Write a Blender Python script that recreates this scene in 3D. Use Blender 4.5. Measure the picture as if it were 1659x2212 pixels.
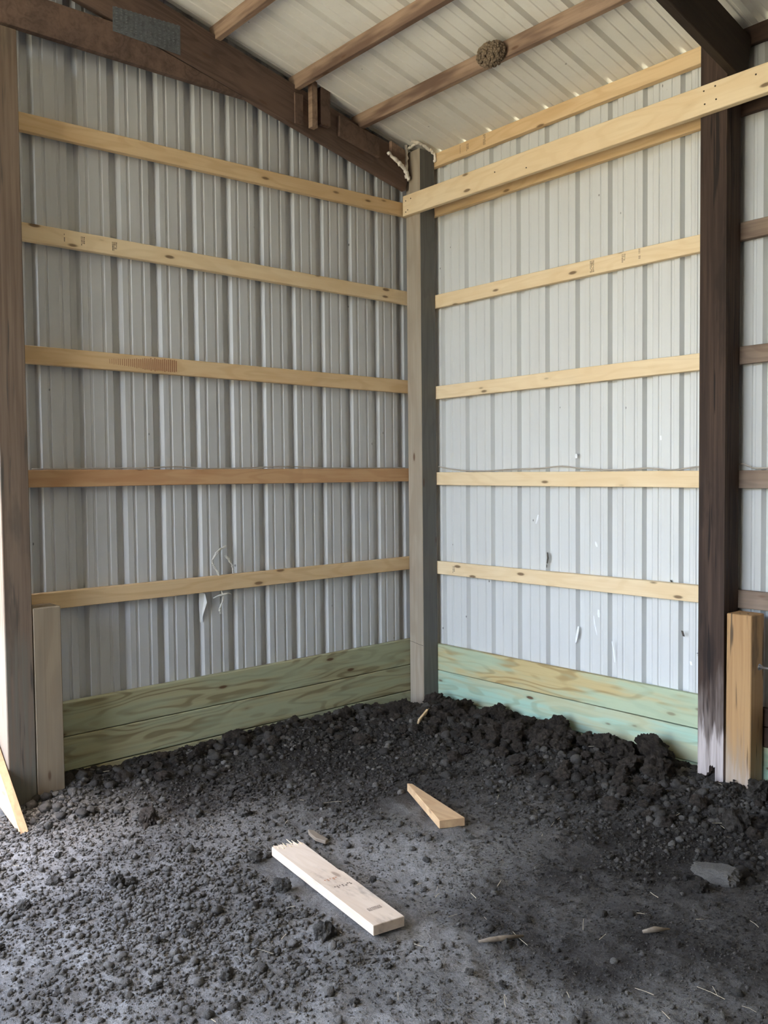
import bpy, bmesh, math, random
import numpy as np
from mathutils import Matrix, Vector, noise as mnoise

for o in list(bpy.data.objects): bpy.data.objects.remove(o)
scene = bpy.context.scene
COL = scene.collection
rng = np.random.default_rng(7)
random.seed(7)

# ------------------------------------------------------------------ camera
F_PX, YAW, PITCH, ROLL = 1912.175, 0.863898, -0.0422287, -0.0101769
CAM = Vector((4.62939, -4.32246, 1.64196))
fw = Vector((-math.sin(YAW)*math.cos(PITCH), math.cos(YAW)*math.cos(PITCH), math.sin(PITCH)))
rt = Vector((math.cos(YAW), math.sin(YAW), 0)); up = rt.cross(fw)
r2 = rt*math.cos(ROLL)+up*math.sin(ROLL); u2 = up*math.cos(ROLL)-rt*math.sin(ROLL)
cd = bpy.data.cameras.new('camera'); cam = bpy.data.objects.new('camera', cd); COL.objects.link(cam)
cd.sensor_fit = 'HORIZONTAL'; cd.sensor_width = 36; cd.lens = F_PX/1659*36; cd.clip_start = 0.05
cam.matrix_world = Matrix(((r2.x, u2.x, -fw.x, CAM.x), (r2.y, u2.y, -fw.y, CAM.y), (r2.z, u2.z, -fw.z, CAM.z), (0, 0, 0, 1)))
scene.camera = cam

# ------------------------------------------------------------------ light
world = bpy.data.worlds.new('sky'); scene.world = world; world.use_nodes = True
wn = world.node_tree.nodes; wl = world.node_tree.links
bg = wn['Background']
sky = wn.new('ShaderNodeTexSky'); sky.sky_type = 'NISHITA'; sky.sun_disc = False
sky.sun_elevation = math.radians(70); sky.sun_rotation = math.radians(180); sky.dust_density = 3.0; sky.air_density = 1.0
wl.new(sky.outputs[0], bg.inputs[0]); bg.inputs[1].default_value = 0.6
sd = bpy.data.lights.new('sun', 'SUN'); sd.energy = 9.0; sd.angle = math.radians(0.6); sd.color = (1.0, 0.94, 0.84)
sun = bpy.data.objects.new('sun', sd); COL.objects.link(sun)
to_sun = Vector((0.04, -0.30, 0.95)).normalized()
sun.rotation_euler = to_sun.to_track_quat('Z', 'Y').to_euler()
sun.location = (-6, -14, 12)
vs = scene.view_settings
vs.view_transform = 'Standard'; vs.look = 'None'; vs.gamma = 1; vs.use_curve_mapping = False
vs.exposure = 2.45

# ------------------------------------------------------------------ helpers
def tag(o, label=None, cat=None, group=None, kind=None):
    if label: o['label'] = label
    if cat: o['category'] = cat
    if group: o['group'] = group
    if kind: o['kind'] = kind
    return o
def empty(name, loc=(0, 0, 0), parent=None):
    o = bpy.data.objects.new(name, None); COL.objects.link(o); o.location = loc; o.empty_display_size = .1
    if parent: o.parent = parent
    return o
def link(name, me, mat=None, parent=None):
    o = bpy.data.objects.new(name, me); COL.objects.link(o)
    if mat and not me.materials: me.materials.append(mat)
    if parent: o.parent = parent
    return o
def pydata(name, v, f, mat=None, parent=None, smooth=False):
    me = bpy.data.meshes.new(name); me.from_pydata([tuple(p) for p in v], [], f); me.update()
    if smooth: me.shade_smooth()
    return link(name, me, mat, parent)
def frame(xd, zd):
    x = Vector(xd).normalized(); z = Vector(zd); z = (z-x*z.dot(x)).normalized(); y = z.cross(x)
    return Matrix(((x.x, y.x, z.x), (x.y, y.y, z.y), (x.z, y.z, z.z)))
def board(name, p0, p1, w, t, zdir, mat, parent=None, bev=.0025, seg=1):
    """sawn timber: local X runs from p0 to p1 (axis of the stick), Z the wide face direction, Y the thickness"""
    p0 = Vector(p0); p1 = Vector(p1); L = (p1-p0).length
    bm = bmesh.new(); bmesh.ops.create_cube(bm, size=1)
    for v in bm.verts: v.co = Vector(((v.co.x+.5)*L, v.co.y*t, v.co.z*w))
    if seg > 1:
        es = [e for e in bm.edges if abs(e.verts[0].co.x-e.verts[1].co.x) > L*.5]
        bmesh.ops.subdivide_edges(bm, edges=es, cuts=seg-1)
        r = random.Random(name+str(tuple(p0)))
        for v in bm.verts:
            v.co.y += (r.random()-.5)*.002; v.co.z += (r.random()-.5)*.003
    bmesh.ops.bevel(bm, geom=[e for e in bm.edges if len(e.link_faces) == 2 and e.calc_face_angle(0) > .5], offset=bev, segments=1, affect='EDGES')
    me = bpy.data.meshes.new(name); bm.to_mesh(me); bm.free()
    o = link(name, me, mat, parent)
    o.matrix_local = Matrix.Translation(p0) @ frame(p1-p0, zdir).to_4x4()
    return o
def prism(name, pts, axis, a, b, mat, parent=None, bev=0):
    """polygon pts in the plane normal to axis ('x': (y,z), 'y': (x,z), 'z': (x,y)), pulled from a to b"""
    def mk(p, d):
        return {'x': (d, p[0], p[1]), 'y': (p[0], d, p[1]), 'z': (p[0], p[1], d)}[axis]
    n = len(pts); v = [mk(p, a) for p in pts]+[mk(p, b) for p in pts]
    f = [tuple(range(n))[::-1], tuple(range(n, 2*n))]+[(i, (i+1) % n, n+(i+1) % n, n+i) for i in range(n)]
    bm = bmesh.new(); vv = [bm.verts.new(p) for p in v]
    for q in f: bm.faces.new([vv[i] for i in q])
    bmesh.ops.recalc_face_normals(bm, faces=bm.faces)
    if bev: bmesh.ops.bevel(bm, geom=list(bm.edges), offset=bev, segments=1, affect='EDGES')
    bmesh.ops.triangulate(bm, faces=[q for q in bm.faces if len(q.verts) > 4])
    me = bpy.data.meshes.new(name); bm.to_mesh(me); bm.free()
    return link(name, me, mat, parent)
def tube_arrays(pts, rad, sides=8):
    pts = [Vector(p) for p in pts]; n = len(pts); V = []; Fc = []
    rads = rad if hasattr(rad, '__len__') else [rad]*n
    for i, p in enumerate(pts):
        d = (pts[min(i+1, n-1)]-pts[max(i-1, 0)]).normalized()
        a = d.orthogonal().normalized() if i == 0 else (a-d*a.dot(d)).normalized()
        b = d.cross(a)
        for k in range(sides):
            t = 2*math.pi*k/sides; V.append(p+(a*math.cos(t)+b*math.sin(t))*rads[i])
    for i in range(n-1):
        for k in range(sides):
            Fc.append((i*sides+k, i*sides+(k+1) % sides, (i+1)*sides+(k+1) % sides, (i+1)*sides+k))
    Fc.append(tuple(range(sides))[::-1]); Fc.append(tuple(range((n-1)*sides, n*sides)))
    return V, Fc
def tube(name, pts, rad, mat, parent=None, sides=8):
    V, Fc = tube_arrays(pts, rad, sides); return pydata(name, V, Fc, mat, parent, True)
def smooth_path(pts, n=6):
    pts = [Vector(p) for p in pts]; out = []
    for i in range(len(pts)-1):
        p0 = pts[max(i-1, 0)]; p1 = pts[i]; p2 = pts[i+1]; p3 = pts[min(i+2, len(pts)-1)]
        for k in range(n):
            t = k/n
            out.append(.5*((2*p1)+(p2-p0)*t+(2*p0-5*p1+4*p2-p3)*t*t+(3*p1-p0-3*p2+p3)*t**3))
    out.append(pts[-1]); return out

# ------------------------------------------------------------------ materials
class NT:
    def __init__(s, name):
        s.m = bpy.data.materials.new(name); s.m.use_nodes = True
        s.n = s.m.node_tree.nodes; s.l = s.m.node_tree.links
        s.bsdf = s.n['Principled BSDF']; s.bsdf.inputs['Specular IOR Level'].default_value = .3
    def node(s, t, **kw):
        n = s.n.new(t)
        for k, v in kw.items(): setattr(n, k, v)
        return n
    def put(s, sock, v):
        if isinstance(v, bpy.types.NodeSocket): s.l.new(v, sock)
        elif isinstance(v, tuple) and len(v) == 3 and sock.type == 'RGBA': sock.default_value = (*v, 1)
        else: sock.default_value = v
    def math(s, op, a, b=0.0, clamp=False):
        n = s.node('ShaderNodeMath', operation=op, use_clamp=clamp); s.put(n.inputs[0], a); s.put(n.inputs[1], b); return n.outputs[0]
    def mix(s, f, a, b, mode='MIX'):
        n = s.node('ShaderNodeMix', data_type='RGBA', blend_type=mode); s.put(n.inputs[0], f); s.put(n.inputs[6], a); s.put(n.inputs[7], b); return n.outputs[2]
    def ramp(s, f, a, b, lo=0.0, hi=1.0):
        n = s.node('ShaderNodeMapRange', interpolation_type='SMOOTHSTEP'); s.put(n.inputs[0], f)
        n.inputs[1].default_value = a; n.inputs[2].default_value = b; n.inputs[3].default_value = lo; n.inputs[4].default_value = hi
        return n.outputs[0]
    def coords(s, rand=True):
        t = s.node('ShaderNodeTexCoord').outputs['Object']
        if not rand: return t
        oi = s.node('ShaderNodeObjectInfo').outputs['Random']
        c = s.node('ShaderNodeCombineXYZ'); s.put(c.inputs[0], s.math('MULTIPLY', oi, 37.0)); s.put(c.inputs[1], s.math('MULTIPLY', oi, 11.0)); s.put(c.inputs[2], s.math('MULTIPLY', oi, 23.0))
        v = s.node('ShaderNodeVectorMath', operation='ADD'); s.put(v.inputs[0], t); s.put(v.inputs[1], c.outputs[0]); return v.outputs[0]
    def scale(s, v, sc):
        n = s.node('ShaderNodeVectorMath', operation='MULTIPLY'); s.put(n.inputs[0], v); n.inputs[1].default_value = sc; return n.outputs[0]
    def noise(s, v, sc=1.0, det=3.0, rough=.55, dist=0.0):
        n = s.node('ShaderNodeTexNoise'); s.put(n.inputs['Vector'], v); n.inputs['Scale'].default_value = sc
        n.inputs['Detail'].default_value = det; n.inputs['Roughness'].default_value = rough; n.inputs['Distortion'].default_value = dist
        return n.outputs[0]
    def voro(s, v, sc=1.0, feature='F1'):
        n = s.node('ShaderNodeTexVoronoi', feature=feature); s.put(n.inputs['Vector'], v); n.inputs['Scale'].default_value = sc; return n
    def bump(s, h, strength=.3, dist=.01):
        n = s.node('ShaderNodeBump'); s.put(n.inputs['Height'], h); n.inputs['Strength'].default_value = strength; n.inputs['Distance'].default_value = dist
        s.l.new(n.outputs[0], s.bsdf.inputs['Normal']); return n
    def done(s, col, rough=.8):
        s.put(s.bsdf.inputs['Base Color'], col); s.put(s.bsdf.inputs['Roughness'], rough); return s.m

def wood(name, base, dark, tint=None, ring=.35, knot=.6, streak=.4, blotch=.3, rough=.75, dirt=0.0, knotcol=(.10, .045, .02), ringscale=9.0, kdens=.55):
    s = NT(name); co = s.coords()
    streakv = s.noise(s.scale(co, (1.2, 70, 70)), 1, 3, .6)
    wv = s.noise(s.scale(co, (1.1, 5.5, 5.5)), 1, 2, .5)
    w = s.node('ShaderNodeMath', operation='SINE'); s.put(w.inputs[0], s.math('MULTIPLY', wv, 6.28*ringscale))
    rings = s.ramp(w.outputs[0], .0, 1.0)
    col = s.mix(s.math('MULTIPLY', rings, ring), base, dark)
    col = s.mix(s.math('MULTIPLY', s.ramp(streakv, .42, .72), streak), col, dark)
    if tint is not None:
        big = s.noise(s.scale(co, (1.4, 9, 9)), 1, 3, .6)
        col = s.mix(s.math('MULTIPLY', s.ramp(big, .40, .62), blotch), col, tint)
    if knot > 0:
        v = s.voro(s.scale(co, (5.2, 16, 16)), 1.0)
        sep = s.node('ShaderNodeSeparateColor'); s.put(sep.inputs[0], v.outputs['Color'])
        pick = s.math('GREATER_THAN', sep.outputs[0], kdens)
        kr = s.math('MULTIPLY', pick, s.ramp(v.outputs['Distance'], .10, .20, 1, 0))
        halo = s.math('MULTIPLY', pick, s.ramp(v.outputs['Distance'], .14, .38, 1, 0))
        col = s.mix(s.math('MULTIPLY', halo, .35*knot), col, dark)
        col = s.mix(s.math('MULTIPLY', kr, knot), col, knotcol)
    if dirt > 0:
        d = s.noise(s.scale(co, (3, 8, 8)), 1, 5, .7)
        col = s.mix(s.math('MULTIPLY', s.ramp(d, .52, .75), dirt), col, (.05, .035, .025))
    s.bump(streakv, .25, .002)
    return s.done(col, rough)

M = {}
M['pine'] = wood('new_pine', (.72, .53, .31), (.52, .32, .15), (.60, .38, .18), ring=.28, knot=.75, streak=.18, blotch=.35)
M['pine_pale'] = wood('pale_pine', (.78, .62, .40), (.60, .42, .22), (.66, .45, .23), ring=.2, knot=.8, streak=.15, blotch=.3, kdens=.45)
M['pine_red'] = wood('reddish_pine', (.58, .36, .19), (.42, .22, .10), (.45, .22, .10), ring=.3, knot=.9, streak=.2, blotch=.5, kdens=.5)
M['plank_dry'] = wood('dry_offcut_pine', (.62, .50, .38), (.47, .33, .22), (.50, .36, .25), ring=.2, knot=.5, streak=.2, blotch=.4, dirt=.55)
M['endgrain'] = wood('sawn_offcut_pine', (.56, .37, .20), (.38, .22, .11), (.40, .25, .14), ring=.4, knot=.4, streak=.3, blotch=.4, dirt=.4)
M['treated'] = wood('treated_pine', (.40, .37, .22), (.19, .155, .08), (.36, .39, .26), ring=.75, knot=.9, streak=.4, blotch=.7, ringscale=11, kdens=.75)
M['treated_green'] = wood('green_treated_pine', (.36, .53, .42), (.24, .27, .17), (.48, .45, .27), ring=.5, knot=.95, streak=.25, blotch=.75, ringscale=9, kdens=.7)
M['treated_tan'] = wood('tan_treated_pine', (.52, .41, .20), (.31, .205, .08), (.40, .52, .37), ring=.7, knot=.5, streak=.3, blotch=.75, ringscale=9, kdens=.85)
M['post_corner'] = wood('weathered_tan_post', (.40, .335, .26), (.25, .19, .135), (.32, .275, .215), ring=.35, knot=.8, streak=.45, blotch=.5, ringscale=5, kdens=.8)
M['truss'] = wood('old_truss_timber', (.135, .088, .068), (.06, .039, .031), (.20, .128, .096), ring=.4, knot=.4, streak=.5, blotch=.5, dirt=.4)
M['purlin'] = wood('stained_purlin', (.34, .235, .165), (.18, .11, .07), (.12, .07, .05), ring=.2, knot=.7, streak=.35, blotch=.85, dirt=.3)
M['rafter'] = wood('dark_rafter', (.036, .024, .017), (.02, .013, .010), (.05, .033, .022), ring=.4, knot=.5, streak=.5, blotch=.4)
M['old_girt'] = wood('old_grey_girt', (.23, .165, .12), (.14, .09, .065), (.28, .22, .175), ring=.45, knot=.6, streak=.5, blotch=.5)
M['dark_plank'] = wood('dark_old_plank', (.06, .035, .025), (.03, .018, .013), (.09, .05, .035), ring=.4, knot=.5, streak=.5, blotch=.4)
M['bark'] = wood('grey_bark', (.22, .17, .12), (.10, .075, .05), (.15, .12, .09), ring=.3, knot=0, streak=.6, blotch=.5)

def zoned_post(name, top_a, top_b, mid, low, z_low, z_mid, stain):
    """timber whose foot is bleached and stained: X is the height above the foot"""
    s = NT(name); co = s.coords(False)
    st = s.noise(s.scale(co, (1.3, 45, 45)), 1, 4, .6); bl = s.noise(s.scale(co, (2.2, 9, 9)), 1, 4, .6)
    col = s.mix(s.ramp(st, .35, .7), top_a, top_b)
    col = s.mix(s.math('MULTIPLY', s.ramp(bl, .55, .7), .55), col, stain)
    sx = s.node('ShaderNodeSeparateXYZ'); s.put(sx.inputs[0], co); h = sx.outputs[0]
    wob = s.math('MULTIPLY', s.math('SUBTRACT', s.noise(s.scale(co, (3.0, 30, 30)), 1, 4, .6), .5), .55)
    hm = s.math('ADD', h, wob)
    col = s.mix(s.math('MULTIPLY', s.ramp(hm, z_mid-.12, z_mid+.12, 1, 0), s.ramp(st, .3, .65)), col, mid)
    col = s.mix(s.ramp(hm, z_low-.05, z_low+.07, 1, 0), col, s.mix(s.ramp(st, .4, .7), low, mid))
    run = s.noise(s.scale(co, (2.0, 34, 34)), 1, 2, .5)
    col = s.mix(s.math('MULTIPLY', s.ramp(run, .60, .68), s.ramp(h, .12, .3)), col, stain)
    s.bump(st, .3, .003); return s.done(col, .85)
M['post_dark'] = zoned_post('dark_creosote_post', (.034, .021, .016), (.068, .042, .030), (.20, .16, .14), (.50, .43, .40), .27, .50, (.018, .012, .010))
M['stub_warm'] = zoned_post('warm_stub_post', (.42, .25, .115), (.34, .19, .085), (.34, .25, .17), (.40, .31, .24), .20, .34, (.09, .06, .035))
M['post_left'] = zoned_post('weathered_door_post', (.20, .145, .105), (.13, .09, .065), (.17, .15, .12), (.13, .125, .10), .25, .9, (.09, .075, .06))
M['stub_grey'] = wood('grey_brown_stub', (.30, .235, .16), (.20, .145, .095), (.22, .18, .13), ring=.3, knot=.7, streak=.5, blotch=.5, ringscale=4)

def metal(name, col, dark, dirt=.5, speck=.8, rough=.42):
    s = NT(name); co = s.coords(False)
    n1 = s.noise(s.scale(co, (2, 2, 1.2)), 1, 5, .65); n2 = s.noise(s.scale(co, (14, 14, 1.6)), 1, 4, .6)
    c = s.mix(s.math('MULTIPLY', s.ramp(n1, .45, .75), dirt*.5), col, dark)
    c = s.mix(s.math('MULTIPLY', s.ramp(n2, .5, .78), dirt*.55), c, dark)
    v = s.voro(s.scale(co, (11, 11, 7)), 1.0)
    sep = s.node('ShaderNodeSeparateColor'); s.put(sep.inputs[0], v.outputs['Color'])
    sp = s.math('MULTIPLY', s.math('GREATER_THAN', sep.outputs[1], .82), s.ramp(v.outputs['Distance'], .04, .075, 1, 0))
    c = s.mix(s.math('MULTIPLY', sp, speck), c, (.06, .055, .05))
    s.bump(s.noise(s.scale(co, (5, 5, 3)), 1, 2, .5), .12, .006)
    s.bsdf.inputs['Specular IOR Level'].default_value = .4
    return s.done(c, rough)
M['metal_left'] = metal('shaded_painted_sheet', (.51, .515, .515), (.32, .315, .30), .55)  # greyer than the other wall: its shade is mixed into the paint colour
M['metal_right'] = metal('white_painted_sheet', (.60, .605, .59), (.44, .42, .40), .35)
M['dark_wall'] = metal('low_bounce_sheet', (.10, .075, .06), (.06, .04, .03), .5)  # dark tone given to the unseen walls to cut bounce light
M['metal_roof'] = metal('cream_roof_sheet', (.80, .785, .735), (.60, .56, .50), .4, .5)

def plain(name, col, rough=.6, metallic=0.0, var=.25, sc=20):
    s = NT(name); co = s.coords(); n = s.noise(co, sc, 4, .6)
    s.bsdf.inputs['Metallic'].default_value = metallic
    return s.done(s.mix(s.math('MULTIPLY', s.ramp(n, .35, .7), var), col, tuple(c*.45 for c in col)), rough)
M['galv'] = plain('galvanised_plate', (.15, .165, .18), .5, .3, .6, 60)
M['steel'] = plain('zinc_steel', (.55, .56, .58), .3, .9, .2)
M['nail'] = plain('nail_steel', (.10, .07, .05), .6, .4)
M['foam'] = plain('spray_foam', (.88, .82, .72), .8, 0, .15, 60)
M['twine'] = plain('baling_twine', (.62, .60, .55), .9)
M['wire'] = plain('wire_sheath', (.42, .37, .31), .5)
M['nest'] = plain('dried_mud', (.23, .17, .115), .95, 0, .8, 70)
M['ink'] = plain('stamp_ink', (.15, .11, .08), .9)
M['ink_red'] = plain('red_stamp_ink', (.40, .20, .11), .9)
M['scuff'] = plain('white_scuff', (.85, .86, .87), .6)
M['darkmark'] = plain('dark_grime', (.07, .06, .05), .9)
M['straw'] = plain('dry_straw', (.50, .42, .29), .8, 0, .6, 30)
M['rot'] = plain('rotten_heartwood', (.018, .012, .009), .95)
M['grass'] = plain('dry_grass', (.36, .33, .22), .95, 0, .7, 3)

def dirt_mat(name, dark, dry, attr=None, scale=1.0, rand=False):
    s = NT(name); co = s.coords(rand)
    big = s.noise(co, 1.3*scale, 4, .6); mid = s.noise(co, 11*scale, 5, .65); fine = s.noise(co, 90*scale, 4, .7)
    f = s.math('ADD', s.ramp(big, .42, .66, 0, .6), s.ramp(mid, .45, .75, 0, .45))
    if attr:
        a = s.node('ShaderNodeAttribute', attribute_name=attr).outputs['Fac']; f = s.math('ADD', s.math('MULTIPLY', f, .35), a)
    if rand:
        f = s.math('ADD', f, s.math('MULTIPLY', s.node('ShaderNodeObjectInfo').outputs['Random'], .35))
    c = s.mix(s.math('MINIMUM', f, 1.0), dark, dry)
    c = s.mix(s.ramp(fine, .3, .75, .0, .45), c, tuple(x*.4 for x in dark))
    vf = s.noise(co, 260*scale, 3, .7)
    h = s.math('ADD', s.math('ADD', s.math('MULTIPLY', mid, .5), s.math('MULTIPLY', fine, .45)), s.math('MULTIPLY', vf, .2))
    c = s.mix(s.ramp(vf, .55, .8, 0, .35), c, tuple(min(1, x*1.3) for x in dry))
    s.bump(h, 1.0, .022); s.bsdf.inputs['Specular IOR Level'].default_value = .15
    return s.done(c, .95)
M['dirt'] = dirt_mat('packed_dirt_floor', (.036, .030, .026), (.28, .26, .235), attr='dry')
M['clod'] = dirt_mat('crumbly_clod', (.046, .036, .029), (.150, .120, .096), scale=2.0, rand=True)
M['clod_mid'] = dirt_mat('half_dry_clod', (.065, .054, .045), (.19, .165, .14), scale=2.0, rand=True)
M['clod_dry'] = dirt_mat('dry_grey_clod', (.10, .088, .075), (.26, .235, .205), scale=2.0, rand=True)
M['crumb'] = dirt_mat('loose_crumbs', (.040, .034, .029), (.27, .245, .215), attr='tone', scale=3.0)

# ------------------------------------------------------------------ shell: sheets, roof, floor
ZO = 1.68
SLOPE = .237
def roof_z(y): return ZO+2.165+SLOPE*(-y-.04)
PITCH_R = .2286
def profile(start, end, phase):
    """(u, depth) points of ribbed cladding between start and end; ribs stand away from the room"""
    pts = []
    k0 = int(math.floor((start-phase)/PITCH_R))-1
    for k in range(k0, int((end-phase)/PITCH_R)+3):
        c = phase+k*PITCH_R
        for du, d in ((-.034, 0), (-.020, .026), (.014, .026), (.034, 0)): pts.append((c+du, d))
        for m in (1, 2):
            for du, d in ((-.011, 0), (-.006, .0045), (.006, .0045), (.011, 0)): pts.append((c+m*PITCH_R/3+du, d))
    pts.sort(); out = []
    def interp(u):
        for a, b in zip(pts, pts[1:]):
            if a[0] <= u <= b[0]: return a[1]+(b[1]-a[1])*(u-a[0])/max(b[0]-a[0], 1e-9)
        return 0
    out.append((start, interp(start))); out += [p for p in pts if start+1e-6 < p[0] < end-1e-6]; out.append((end, interp(end)))
    return out
def sheet(parent, prof, fn0, fn1, mat):
    n = len(prof); V = [fn0(u, d) for u, d in prof]+[fn1(u, d) for u, d in prof]
    o = pydata('metal_sheet', V, [(i, i+1, n+i+1, n+i) for i in range(n-1)], mat, parent)
    md = o.modifiers.new('gauge', 'SOLIDIFY'); md.thickness = .0009; md.offset = 0
    return o
SW = PITCH_R*4
def sheets(parent, a, b, phase, fn0, fn1, mat, first):
    """cut the run a..b into sheets four ribs wide"""
    cuts = [a]; c = first
    while c < b-.02:
        if c > a+.02: cuts.append(c)
        c += SW
    cuts.append(b)
    for i, (p, q) in enumerate(zip(cuts, cuts[1:])):
        off = .0012*(i % 2); q2 = q+.014 if q < b-1e-6 else q      # side lap
        sheet(parent, profile(p, q2, phase), lambda u, d: fn0(u, d+off), lambda u, d: fn1(u, d+off), mat)
LEFT_END = -2.957
DOOR_END, DOOR_TOP = -5.2, 2.9
wl_ = tag(empty('wall_left'), 'grey ribbed metal gable wall with a torn flap and dangling twine', None, None, 'structure')
PH_L = -.185-.018
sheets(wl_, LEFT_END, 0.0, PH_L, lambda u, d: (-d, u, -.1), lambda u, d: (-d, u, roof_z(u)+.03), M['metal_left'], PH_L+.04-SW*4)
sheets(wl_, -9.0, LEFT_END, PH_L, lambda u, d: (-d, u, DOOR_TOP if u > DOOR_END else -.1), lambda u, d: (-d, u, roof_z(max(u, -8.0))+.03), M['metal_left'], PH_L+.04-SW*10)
wr_ = tag(empty('wall_right'), 'off-white ribbed metal wall behind the long pine beam', None, None, 'structure')
PH_R = .225+.006
sheets(wr_, 0.0, 10.0, PH_R, lambda u, d: (u, d, -.1), lambda u, d: (u, d, roof_z(0)-.004), M['metal_right'], PH_R+.04)
ce_ = tag(empty('ceiling'), 'cream ribbed metal roof sheets over the purlins', None, None, 'structure')
sheets(ce_, -.35, 10.0, PH_R-.02, lambda u, d: (u, .35, roof_z(.35)+d), lambda u, d: (u, -8.2, roof_z(-8.2)+d), M['metal_roof'], PH_R+.1)
wf_ = tag(empty('wall_far'), 'ribbed metal wall at the far end of the shed', None, None, 'structure')
FAR_X = 8.0
sheets(wf_, -8.2, 0.0, 0, lambda u, d: (FAR_X+d, u, -.1), lambda u, d: (FAR_X+d, u, roof_z(u)), M['dark_wall'], -8.2+SW)
FRONT_OPEN = 3.2
wb_ = tag(empty('wall_front'), 'ribbed metal wall on the high side of the shed', None, None, 'structure')
sheets(wb_, -.0, 10.0, 0, lambda u, d: (u, -8.2-d, -.1 if u > FRONT_OPEN else 4.8), lambda u, d: (u, -8.2-d, roof_z(-8.2)), M['dark_wall'], FRONT_OPEN+.001)

def lattice(x, y, s, seed):
    g = np.random.default_rng(seed).random((257, 257)); x = x*s; y = y*s
    xi = np.floor(x).astype(int); yi = np.floor(y).astype(int); fx = x-xi; fy = y-yi
    fx = fx*fx*(3-2*fx); fy = fy*fy*(3-2*fy); xi %= 256; yi %= 256
    return (g[xi, yi]*(1-fx)+g[xi+1, yi]*fx)*(1-fy)+(g[xi, yi+1]*(1-fx)+g[xi+1, yi+1]*fx)*fy
def sstep(a, b, v): t = np.clip((v-a)/(b-a), 0, 1); return t*t*(3-2*t)
def ground(x, y, fine=True):
    x = np.asarray(x, float); y = np.asarray(y, float)
    n = lattice(x+9, y+9, 1.7, 1)-.5; n2 = lattice(x+9, y+9, 5.3, 2)-.5
    h = .022*n+.018*n2
    m1 = .6+.8*lattice(x+9, y+9, 2.6, 3)
    h = h+(.055*m1*np.exp(-((-y-.32)/.36)**2)+.03*np.exp(-((-y)/.3)**2))*sstep(.1, .5, x)                 # heap along the green planks
    h = h+.085*m1*np.exp(-((x-.08)/.38)**2)*sstep(-3.0, -2.6, y)*sstep(-.15, -.6, y)  # heap along the gable wall
    h = h+.03*np.exp(-(((x-.55)/.5)**2+((y+.65)/.5)**2))
    hm = np.clip(np.exp(-((-y-.05)/.50)**2)*sstep(.1, .4, x)+.7*np.exp(-((x-.05)/.36)**2)*sstep(-3.0, -2.6, y), 0, 1)
    b1 = 1-np.abs(2*lattice(x+9, y+9, 9, 31)-1); b2 = 1-np.abs(2*lattice(x+9, y+9, 21, 32)-1)
    h = h+hm*(.040*(b1-.5)+.026*(b2-.5))
    if fine:
        h = h+.012*(lattice(x+9, y+9, 17, 4)-.5)+.009*(lattice(x+9, y+9, 41, 5)-.5)+.006*(lattice(x+9, y+9, 83, 6)-.5)
    return h
def dry_and_light(x, y):
    a = lattice(np.asarray(x)+9, np.asarray(y)+9, 1.1, 11); b = lattice(np.asarray(x)+9, np.asarray(y)+9, 3.7, 12)
    wet = np.exp(-((-np.asarray(y))/.9)**2)*.5+np.exp(-((np.asarray(x))/.8)**2)*.3
    trail = np.exp(-(((np.asarray(x)-1.75)/.45)**2+((np.asarray(y)+1.75)/.5)**2))*.25
    door_light = sstep(-1.2, -3.2, np.asarray(y)+.35*(1.6-np.asarray(x)))*.8*(.5+.75*b)  # light from the doorway side, painted into the dirt as a paler tone
    right = sstep(1.5, 2.9, np.asarray(x)+.4*np.asarray(y)+.6)*.22  # other end of the painted light gradient: dirt darkened away from the door
    return np.clip((a*.6+b*.4-.3)*.7-wet+door_light+trail-right, 0, 1)
def axis(lo, a, b, hi, dense, coarse):
    return np.unique(np.concatenate([np.arange(lo, a, coarse), np.arange(a, b, dense), np.arange(b, hi+1e-6, coarse), [hi]]).round(5))
gx = axis(0.0, 0.0, 4.3, 10.0, .0135, .12); gy = axis(-8.2, -4.6, 0.0, 0.0, .0135, .12)
X, Y = np.meshgrid(gx, gy, indexing='ij'); Z = ground(X, Y)
nx, ny = X.shape
me = bpy.data.meshes.new('floor')
idx = np.arange(nx*ny).reshape(nx, ny)
quads = np.stack([idx[:-1, :-1], idx[1:, :-1], idx[1:, 1:], idx[:-1, 1:]], -1).reshape(-1, 4)
me.from_pydata(np.stack([X, Y, Z], -1).reshape(-1, 3).tolist(), [], quads.tolist()); me.shade_smooth()
at = me.attributes.new('dry', 'FLOAT', 'POINT'); at.data.foreach_set('value', dry_and_light(X, Y).ravel().astype(np.float32))  # real dry patches and the painted door light in one value
fl = tag(link('floor', me, M['dirt']), 'dark trampled dirt floor of the shed', None, None, 'structure')
# the yard outside the door
V = []; n = 40
for i in range(n+1):
    for j in range(n+1):
        x = -30*(i/n)**1.6; y = -34+46*j/n; V.append((x, y, -.02+.03*mnoise.noise((x*.6, y*.6, 0))-(.0 if x > -.5 else .05)))
yard = pydata('yard_ground', V, [(i*(n+1)+j, i*(n+1)+j+1, (i+1)*(n+1)+j+1, (i+1)*(n+1)+j) for i in range(n) for j in range(n)], M['grass'], None, True)
tag(yard, 'sunlit dry grass yard outside the doorway', None, None, 'structure')
V = []
for i in range(n+1):
    for j in range(n+1):
        x = 34*i/n; y = -8.2-26*(j/n)**1.4; V.append((x, y, -.02+.03*mnoise.noise((x*.6, y*.6, 3))))
yard2 = pydata('yard_ground', V, [(i*(n+1)+j, (i+1)*(n+1)+j, (i+1)*(n+1)+j+1, i*(n+1)+j+1) for i in range(n) for j in range(n)], M['grass'], None, True)
tag(yard2, 'sunlit dry grass in front of the open side', None, None, 'structure')

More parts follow.
